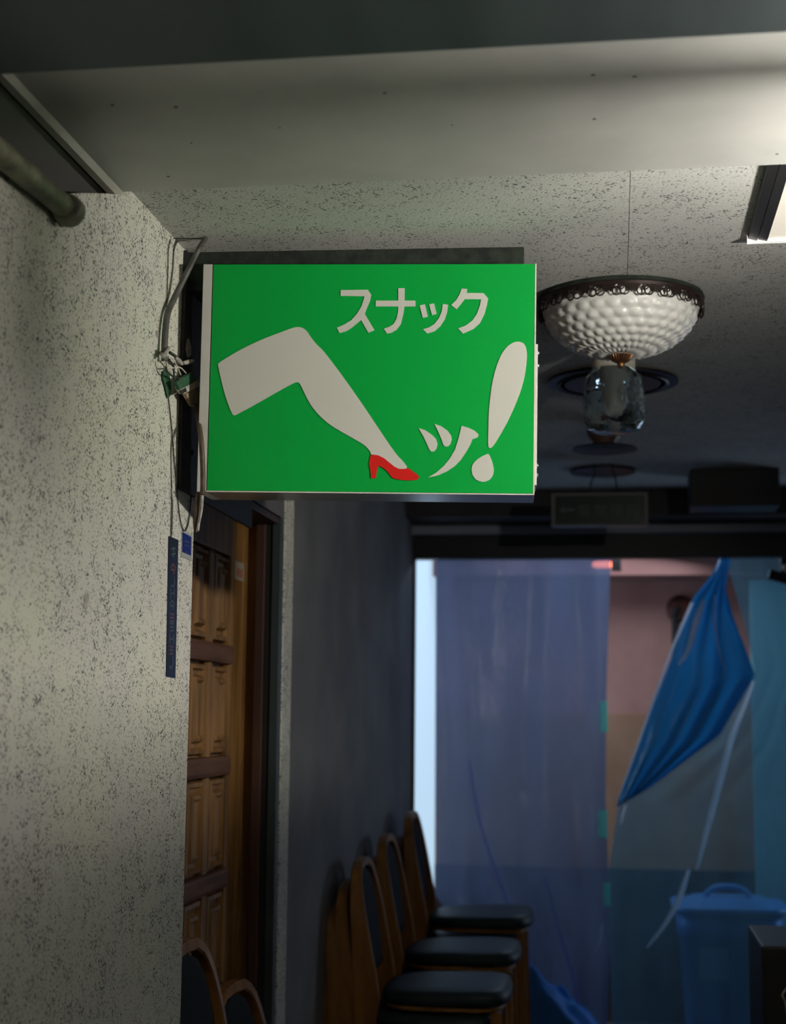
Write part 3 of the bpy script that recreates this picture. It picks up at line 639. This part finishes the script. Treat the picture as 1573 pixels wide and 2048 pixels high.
# square ceiling light entering at the right
fl = empty('ceiling_light', (.48, 2.63, 2.30), 'square ceiling light with dark metal rim and pale diffuser at right edge', 'lamp')
X0, X1, Y0, Y1 = .254 - .48, .70 - .48, 2.392 - 2.63, 2.812 - 2.63
bm = B(); prism(bm, [Vector(p) for p in ((X0, Y0, 0), (X0 + .002, Y0, -.008), (X0 + .0175, Y0, -.013), (X0 + .0175, Y0, 0))], (0, Y1 - Y0 - .006, 0)); obj('frame', bm, m_frame_l, fl)
bm = B(); prism(bm, [Vector(p) for p in ((X0 + .019, Y0, 0), (X0 + .019, Y0, -.012), (X0 + .0355, Y0, -.016), (X0 + .0355, Y0, 0))], (0, Y1 - Y0 - .011, 0)); obj('frame', bm, m_frame_l, fl)
bm = B(); prism(bm, [Vector(p) for p in ((X0, Y1, 0), (X0 + .0355, Y1 - .012, 0), (X0 + .06, Y1 - .016, 0), (X1, Y1 - .016, 0), (X1, Y1, 0))], (0, 0, -.017)); o = obj('frame', bm, m_frame_w, fl); o['label'] = 'white end bar with added glow'
bm = B(); box(bm, (X0 + .0355, Y0, -.012), (X1, Y1 - .016, 0)); obj('diffuser', bm, m_diff, fl)
# tube fitting, right of the frame, that lights the corridor
tf = empty('tube_fitting', (.90, 2.02, 2.28), 'fluorescent tube hanging below the ceiling beyond the right edge, with added baffles cutting its light', 'lamp')
bm = B(); box(bm, (-.20, -.03, -.04), (.30, .03, 0), .004); obj('housing', bm, m_alupaint, tf)
for k in (-.15, .15):
    bm = B(); box(bm, (k - .008, -.012, -.33), (k + .008, .012, -.04), .002); obj('lamp_holder', bm, m_alupaint, tf)
bm = B(); lathe(bm, [(.016, -.14), (.016, .14)], 20, (0, 0, -.31), 'X'); obj('tube', bm, m_tubelight, tf, True)
bm = B(); box(bm, (-.145, .14, -.465), (.40, .15, 0), .002); obj('far_baffle', bm, m_blackplate, tf)  # unseen baffle added to keep the tube's light off the far ceiling
bm = B(); box(bm, (-.41, -.50, -.475), (.40, .60, -.465), .002); obj('under_baffle', bm, m_blackplate, tf)  # unseen baffle added under the tube to darken the lower wall and chairs

# ================================================================ CHAIRS
def chair_parts():
    W = .19; H0, HT = .40, .785
    # hoop: from floor up one side, over the top and down the other, as a band
    path = []
    for k in range(0, 9): path.append((-W, .0 + k * .07))
    n_ = 14
    for k in range(1, n_):
        a = PI - PI * k / n_; c_, s_ = math.cos(a), math.sin(a)
        path.append((W * math.copysign(abs(c_) ** .62, c_), .56 + (HT - .56) * abs(s_) ** .8))
    for k in range(8, -1, -1): path.append((W, k * .07))
    def xoff(z): return -.19 - max(0, z - .42) * .13 - max(0, .42 - z) * .08
    def dep(z): return .026 + .046 * max(0, 1 - abs(z - .44) / .36)
    bm = B(); prev = None; first = None; T = .024
    for i, (y, z) in enumerate(path):
        a = Vector(path[max(i - 1, 0)]); b_ = Vector(path[min(i + 1, len(path) - 1)]); t = (b_ - a).normalized(); nn = Vector((t.y, -t.x))
        x, d_ = xoff(z), dep(z)
        ring = [bm.verts.new((x + sx * d_ / 2, y + sn * nn.x * T / 2, z + sn * nn.y * T / 2)) for sx, sn in ((-1, -1), (1, -1), (1, 1), (-1, 1))]
        if prev:
            for k in range(4): bm.faces.new((prev[k], prev[(k + 1) % 4], ring[(k + 1) % 4], ring[k]))
        else: bm.faces.new(ring)
        prev = ring
    bm.faces.new(prev)
    bmesh.ops.recalc_face_normals(bm, faces=bm.faces); bmesh.ops.bevel(bm, geom=[e for e in bm.edges if e.calc_face_angle(0) > .6], offset=.003, segments=2, affect='EDGES')
    hoop = bm
    # upholstered back inside the hoop
    bm = B(); nu, nv = 14, 12; g = {}
    for side in (0, 1):
        for i in range(nu + 1):
            for j in range(nv + 1):
                v = j / nv; z = .47 + (HT - .012 - .47) * v
                hh = max(0.0, 1 - max(0, (z - .56) / (HT - .012 - .56)) ** 2.2) ** .5
                wy = (W - .010) * (hh if z > .56 else 1); u = (i / nu * 2 - 1)
                bul = .013 * (1 - abs(u) ** 4) * (1 - abs(2 * v - 1) ** 5)
                g[side, i, j] = bm.verts.new((xoff(z) + (.004 + bul) * (1 if side else -1), u * wy, z))
        for i in range(nu):
            for j in range(nv): bm.faces.new((g[side, i, j], g[side, i + 1, j], g[side, i + 1, j + 1], g[side, i, j + 1]))
    for i in range(nu): bm.faces.new((g[0, i, 0], g[0, i + 1, 0], g[1, i + 1, 0], g[1, i, 0]))
    bmesh.ops.remove_doubles(bm, verts=bm.verts, dist=.0004)
    pad = bm
    def slab(z0, z1, hx, hy, xc, ex=4, dome=0.0, rnd=.01):
        bm = B(); rings = []; N = 40
        lev = [(z0, -rnd), (z0 + rnd * .5, 0), (z1 - rnd, 0), (z1 - rnd * .3, -rnd * .4), (z1, -rnd * 1.6)]
        if dome: lev.append((z1 + dome, -.07))
        for z, ins in lev:
            ring = []
            for k in range(N):
                a = 2 * PI * k / N; c_, s_ = math.cos(a), math.sin(a)
                ring.append(bm.verts.new((xc + (hx + ins) * math.copysign(abs(c_) ** (2 / ex), c_) , (hy + ins) * (1 - .06 * (-c_)) * math.copysign(abs(s_) ** (2 / ex), s_), z + (.006 * c_ if z > .43 else 0))))
            rings.append(ring)
        for a_, b_ in zip(rings, rings[1:]):
            for k in range(N): bm.faces.new((a_[k], a_[(k + 1) % N], b_[(k + 1) % N], b_[k]))
        bm.faces.new(rings[0]); bm.faces.new(rings[-1]); return bm
    seat = slab(.404, .447, .185, .20, .025, 4, .006, .018)
    apron = slab(.392, .4035, .175, .188, .02, 4, 0, .003)
    legs = []
    for s in (-1, 1):
        bm = B(); prism(bm, [Vector((.155, s * .165 - .014, .3915)), Vector((.185, s * .165 - .014, .3915)), Vector((.195, s * .165 - .012, 0)), Vector((.173, s * .165 - .012, 0))], (0, .026, 0)); legs.append(bm)
    rails = []
    for y_ in (-.165, .150):
        bm = B(); box(bm, (-.19, y_, .20), (.19, y_ + .015, .225), .003); rails.append(bm)
    return hoop, pad, seat, apron, legs, rails
hoop, pad, seat, apron, legs, rails = chair_parts()
chair0 = empty('chair', (0, 0, 0), 'x', 'chair')
obj('back_frame', hoop, m_chairwood, chair0); obj('backrest', pad, mat('black_vinyl', (.008, .009, .010), .75, spec=.12), chair0, True); obj('seat', seat, m_vinyl, chair0, True); obj('apron', apron, m_chairwood, chair0)
for l_ in legs: obj('leg', l_, m_chairwood, chair0)
for l_ in rails: obj('stretcher', l_, m_chairwood, chair0)
used = []
def place_chair(x, y, z, rz, label, group):
    if not used: c_ = chair0
    else:
        c_ = chair0.copy(); sc.collection.objects.link(c_)
        for ch in used[0]:
            k = ch.copy(); sc.collection.objects.link(k); k.parent = c_
    if not used: used.append(list(chair0.children))
    c_.location = (x, y, z); c_.rotation_euler = (0, 0, rz); c_['label'] = label; c_['group'] = group; c_['category'] = 'chair'
    return c_
lev = ('lowest', 'second lowest', 'second highest', 'topmost')
for sname, x, y, dzs in (('nearest', -.565, 4.56, .064), ('middle', -.57, 5.08, .074), ('farthest', -.56, 5.64, .088)):
    for k in range(4):
        place_chair(x + k * .034 - .05, y + .004 * k, k * dzs, math.radians((-1, 2, -2, 1.5)[k]), '%s chair in the %s stack of dark-cushioned wooden chairs along the grey wall' % (lev[k], sname), 'stacked chairs along the wall')
for k in range(3):
    place_chair(-.655 + k * .008, 3.10, k * .075, math.radians(1), '%s wooden chair of the stack beside the wall corner in front of the carved door' % ('lowest', 'middle', 'topmost')[k], 'chairs in front of the carved door')
place_chair(-.640, 3.50, 0, math.radians(-2), 'single orange wooden chair beyond the short stack, before the carved door', 'chairs in front of the carved door')

# ================================================================ BACK ROOM THINGS
# blue bin with lid and handle
bp_ = P(1457, 1830, 1, 6.75)
bn = empty('waste_bin', (bp_.x, 6.75, 0), 'blue plastic waste bin with overhanging lid and handle behind the plastic sheet', 'bin')
def rrect(bm, lv, N=48, ex=5):
    rings = []
    for z, hx, hy in lv:
        rings.append([bm.verts.new((hx * math.copysign(abs(math.cos(2 * PI * k / N)) ** (2 / ex), math.cos(2 * PI * k / N)), hy * math.copysign(abs(math.sin(2 * PI * k / N)) ** (2 / ex), math.sin(2 * PI * k / N)), z)) for k in range(N)])
    for a_, b_ in zip(rings, rings[1:]):
        for k in range(N): bm.faces.new((a_[k], a_[(k + 1) % N], b_[(k + 1) % N], b_[k]))
    bm.faces.new(rings[0]); bm.faces.new(rings[-1])
zl = P(1457, 1835, 1, 6.5).z
bm = B(); rrect(bm, [(0, .165, .165), (.02, .175, .175), (zl - .1, .205, .205), (zl - .1, .215, .215), (zl, .218, .218)]); obj('body', bm, m_bin, bn, True)
bm = B(); rrect(bm, [(zl + .001, .225, .225), (zl + .004, .235, .235), (zl + .030, .238, .238), (zl + .034, .215, .215), (zl + .026, .205, .205), (zl + .034, .19, .19), (zl + .052, .15, .15), (zl + .056, .05, .05)]); obj('lid', bm, m_binlid, bn, True)
bm = B(); tube(bm, [Vector((-.10, 0, zl + .05)), Vector((-.06, 0, zl + .088)), Vector((0, 0, zl + .098)), Vector((.06, 0, zl + .088)), Vector((.10, 0, zl + .05))], .012, 10); obj('handle', bm, m_binlid, bn, True)
for x_ in (-.11, .0, .11):
    bm = B(); prism(bm, [Vector((x_ - .008, -.206, zl - .12)), Vector((x_ + .008, -.206, zl - .12)), Vector((x_ * .85 + .008, -.176, .04)), Vector((x_ * .85 - .008, -.176, .04))], (0, .012, 0)); obj('rib', bm, m_bin, bn)
bm = B(); box(bm, (-.135, -.212, zl - .26), (-.015, -.206, zl - .13), .001, Matrix.Rotation(0, 4, 'X')); obj('label_patch', bm, m_binlabel, bn)

# alarm bell on a dark pole on the pink wall
YA = YB - .001
a = P(1361, 1218, 1, YA); c = P(1352, 1400, 1, YA)
al = empty('round_alarm', a, 'rusty red round alarm with dark conduit hanging below it on the pink wall', 'alarm')
bm = B(); lathe(bm, [(.064, .0), (.066, -.022), (.058, -.034), (.02, -.038)], 40, (0, 0, 0), 'Y'); obj('disc', bm, m_alarm, al, True)
bm = B(); tube(bm, [Vector((-.002, -.045, .004)), Vector((-.022, -.038, -.02)), Vector((-.026, -.022, -.08)), Vector((c.x - a.x, -.022, c.z - a.z))], .016, 10); obj('conduit', bm, m_black, al, True)
# glowing red lamp under the ceiling of the next room
a = P(1203, 1129, 1, 6.9)
rl = empty('red_lamp', (a.x, 6.9, a.z), 'small glowing orange-red lamp under the far room ceiling', 'lamp')
bm = B(); tube(bm, [Vector((-.040, 0, 0)), Vector((-.02, 0, 0)), Vector((.03, 0, 0)), Vector((.045, 0, 0))], [.010, .015, .016, .012], 14); obj('lens', bm, m_redlamp, rl, True)
bm = B(); box(bm, (.046, -.02, -.03), (.09, .02, .02), .003); box(bm, (-.05, -.02, .018), (.09, .02, 2.301 - a.z), .003); obj('holder', bm, m_black, rl)

# ---- plastic sheets in the opening
def sheet(name, rows, nu, nv, m_, label, y0, amp, freq, seed, cat='plastic sheet', parent=None, lean=0.0, sharp=1.0):
    """rows: (left pixel, right pixel) pairs from top to bottom; gathered folds push the film in depth"""
    bm = B(); g = []
    for j in range(nv + 1):
        s = j / nv * (len(rows) - 1); k = min(int(s), len(rows) - 2); f_ = s - k
        l0, r0 = rows[k]; l1, r1 = rows[k + 1]
        la = Vector(l0).lerp(Vector(l1), f_); ra = Vector(r0).lerp(Vector(r1), f_)
        row = []
        for i in range(nu + 1):
            u = i / nu; q = la.lerp(ra, u)
            yy = y0 + lean * (j / nv)
            p = P(q.x, q.y, 1, yy)
            fo = math.sin(freq * u * 2 * PI + seed + 1.6 * noise.noise(Vector((u * 3, j / nv * 2.0, seed))))
            fo = math.copysign(abs(fo) ** sharp, fo)
            dyy = amp * fo * (.35 + .65 * j / nv) + amp * 1.2 * noise.noise(Vector((u * 7, j / nv * 5, seed + 3)))
            row.append(bm.verts.new((p.x, p.y + dyy, p.z)))
        g.append(row)
    for j in range(nv):
        for i in range(nu): bm.faces.new((g[j][i], g[j][i + 1], g[j + 1][i + 1], g[j + 1][i]))
    o = obj(name, bm, m_, parent, True)
    if parent is None: tag(o, label, cat)
    md = o.modifiers.new('film', 'SOLIDIFY'); md.thickness = .0006
    return o
FB = 2290   # rows continue below the picture down to the floor
sA = sheet('plastic_sheet', [((871, 1116), (1222, 1116)), ((871, 1400), (1213, 1400)), ((871, 1600), (1212, 1600)), ((872, 1790), (1218, 1760)), ((940, 1900), (1222, 1900)), ((1020, 2050), (1215, 2050)), ((1040, FB), (1212, FB))], 90, 90, m_sheet,
           'left hazy blue plastic sheet hanging in the far opening, creased towards its foot', 6.33, .020, 3.2, 1.3)
sB = sheet('plastic_sheet', [((1452, 1116), (1640, 1110)), ((1490, 1250), (1640, 1250)), ((1512, 1345), (1640, 1345)), ((1420, 1480), (1640, 1480)), ((1238, 1605), (1640, 1605)), ((1216, 1750), (1640, 1750)), ((1222, 1900), (1640, 1900)), ((1225, 2050), (1640, 2050)), ((1225, FB), (1640, FB))], 90, 110, m_sheetteal,
           'right teal plastic sheet with slanting creases, hanging before the waste bin', 6.37, .009, 4.3, 2.9)
sC = sheet('plastic_sheet', [((1440, 1116), (1462, 1116)), ((1424, 1150), (1452, 1180)), ((1388, 1195), (1466, 1230)), ((1350, 1300), (1490, 1290)), ((1310, 1400), (1511, 1350)), ((1275, 1500), (1440, 1470)), ((1236, 1606), (1300, 1575)), ((1232, 1612), (1238, 1612))], 70, 90, m_flap,
           'deep blue folded flap of plastic pulled to a point between the two sheets', 6.30, .018, 3.6, .6)
# narrow gathered creases, the white ones with highlights put into their colour
def crease(px, r_, m_, lab_par, y):
    bm = B(); tube(bm, [P(x, yy, 1, y) for x, yy in px], r_, 8, flat=.35); return obj('crease', bm, m_, lab_par, True)
crease([(1508, 1362), (1490, 1410), (1466, 1470), (1444, 1550), (1420, 1640), (1394, 1740)], [.005, .012, .018, .020, .018, .008], m_crease, sB, 6.335)
crease([(1378, 1740), (1358, 1800), (1330, 1850), (1295, 1895)], [.010, .018, .012, .005], m_crease, sB, 6.335)
crease([(938, 1520), (952, 1600), (968, 1670), (1010, 1790), (1055, 1900), (1110, 2048)], [.003, .007, .006, .006, .008, .008], m_crease2, sA, 6.30)
crease([(1090, 1750), (1110, 1830), (1140, 1930), (1170, 2048)], [.003, .005, .007, .007], m_crease2, sA, 6.30)
crease([(1205, 1850), (1200, 1880), (1190, 1905)], [.004, .008, .003], m_crease, sA, 6.30)
crease([(1252, 1610), (1246, 1630), (1242, 1648)], [.005, .007, .003], m_crease, sB, 6.335)
crease([(1385, 1205), (1340, 1310), (1290, 1450), (1236, 1602)], [.009, .006, .006, .004], m_crease, sC, 6.285)
crease([(1432, 1190), (1430, 1240), (1436, 1290), (1452, 1345)], [.004, .009, .005, .004], m_crease, sC, 6.275)
crease([(1410, 1200), (1395, 1240), (1378, 1300), (1358, 1330)], [.008, .020, .014, .004], m_crease, sC, 6.275)
# tapes holding the sheet edge
for x0, y0_, x1, y1_ in ((1201, 1402, 1216, 1464), (1196, 1620, 1216, 1676), (1208, 1765, 1222, 1812)):
    a, c = P(x0, y0_, 1, 6.285), P(x1, y1_, 1, 6.285)
    bm = B(); box(bm, (a.x, 6.285, c.z), (c.x, 6.288, a.z), .001); o = obj('tape', bm, m_cyan, sA); o['label'] = 'pale turquoise tape on the sheet edge'
# black clamp at the top right of the opening
a = P(1562, 1155, 1, 6.28)
ck = empty('black_clamp', a, 'black clamp with cream knob gripping plastic at top right of the opening', 'clamp')
bm = B(); box(bm, (-.05, -.02, -.02), (.05, .02, .02), .006, Matrix.Rotation(.3, 4, 'Y')); box(bm, (.0, -.018, -.01), (.03, .018, .10), .004); obj('jaw', bm, m_black, ck)
bm = B(); lathe(bm, [(.004, -.03), (.014, -.022), (.016, -.01), (.010, 0)], 16, (.02, -.018, .035), 'Y'); obj('knob', bm, m_socket, ck, True)

# draped blue tarp on the floor between chairs and sheet
a = P(1010, 1880, 1, 5.95)
bm = B(); nu, nv = 44, 44; g = []
for j in range(nv + 1):
    row = []
    for i in range(nu + 1):
        u, v = i / nu, j / nv
        x = -.10 - .36 + u * .62; y = 5.80 + v * .34
        ridge = .52 * max(0, 1 - ((u) / .98) ** 1.4) ** .9
        edge = min(1, u * 9, v * 5, (1 - v) * 5)
        h = max(.004, ridge * edge * (.92 + .22 * noise.noise(Vector((u * 5, v * 4, 1)))) + .03 * noise.noise(Vector((u * 11, v * 9, 4))) * edge)
        row.append(bm.verts.new((x, y, h)))
    g.append(row)
for j in range(nv):
    for i in range(nu): bm.faces.new((g[j][i], g[j][i + 1], g[j + 1][i + 1], g[j + 1][i]))
o = obj('tarp', bm, m_tarp, None, True); tag(o, 'bright blue crumpled tarpaulin heaped beyond the stacked chairs', 'tarp')

# black cabinet at the right edge with a pale cord
a = P(1524, 1892, 1, 4.0)
cb = empty('black_cabinet', (a.x + .22, 4.2, 0), 'plain black cabinet at the lower right corner', 'cabinet')
bm = B(); box(bm, (-.22, -.2, .04), (.22, .2, a.z), .006); obj('body', bm, m_black, cb)
bm = B(); box(bm, (-.20, -.18, 0), (.20, .18, .04)); obj('plinth', bm, m_black, cb)
bm = B(); tube(bm, [P(x, y, 1, 3.99) - Vector(cb.location) for x, y in ((1590, 1955), (1575, 1975), (1566, 1990), (1571, 2003), (1576, 2030), (1577, 2060))], .0022, 8); o = obj('cord', bm, m_plugwhite, cb, True); o['label'] = 'pale cord hanging on the front'
bpy.context.view_layer.update()
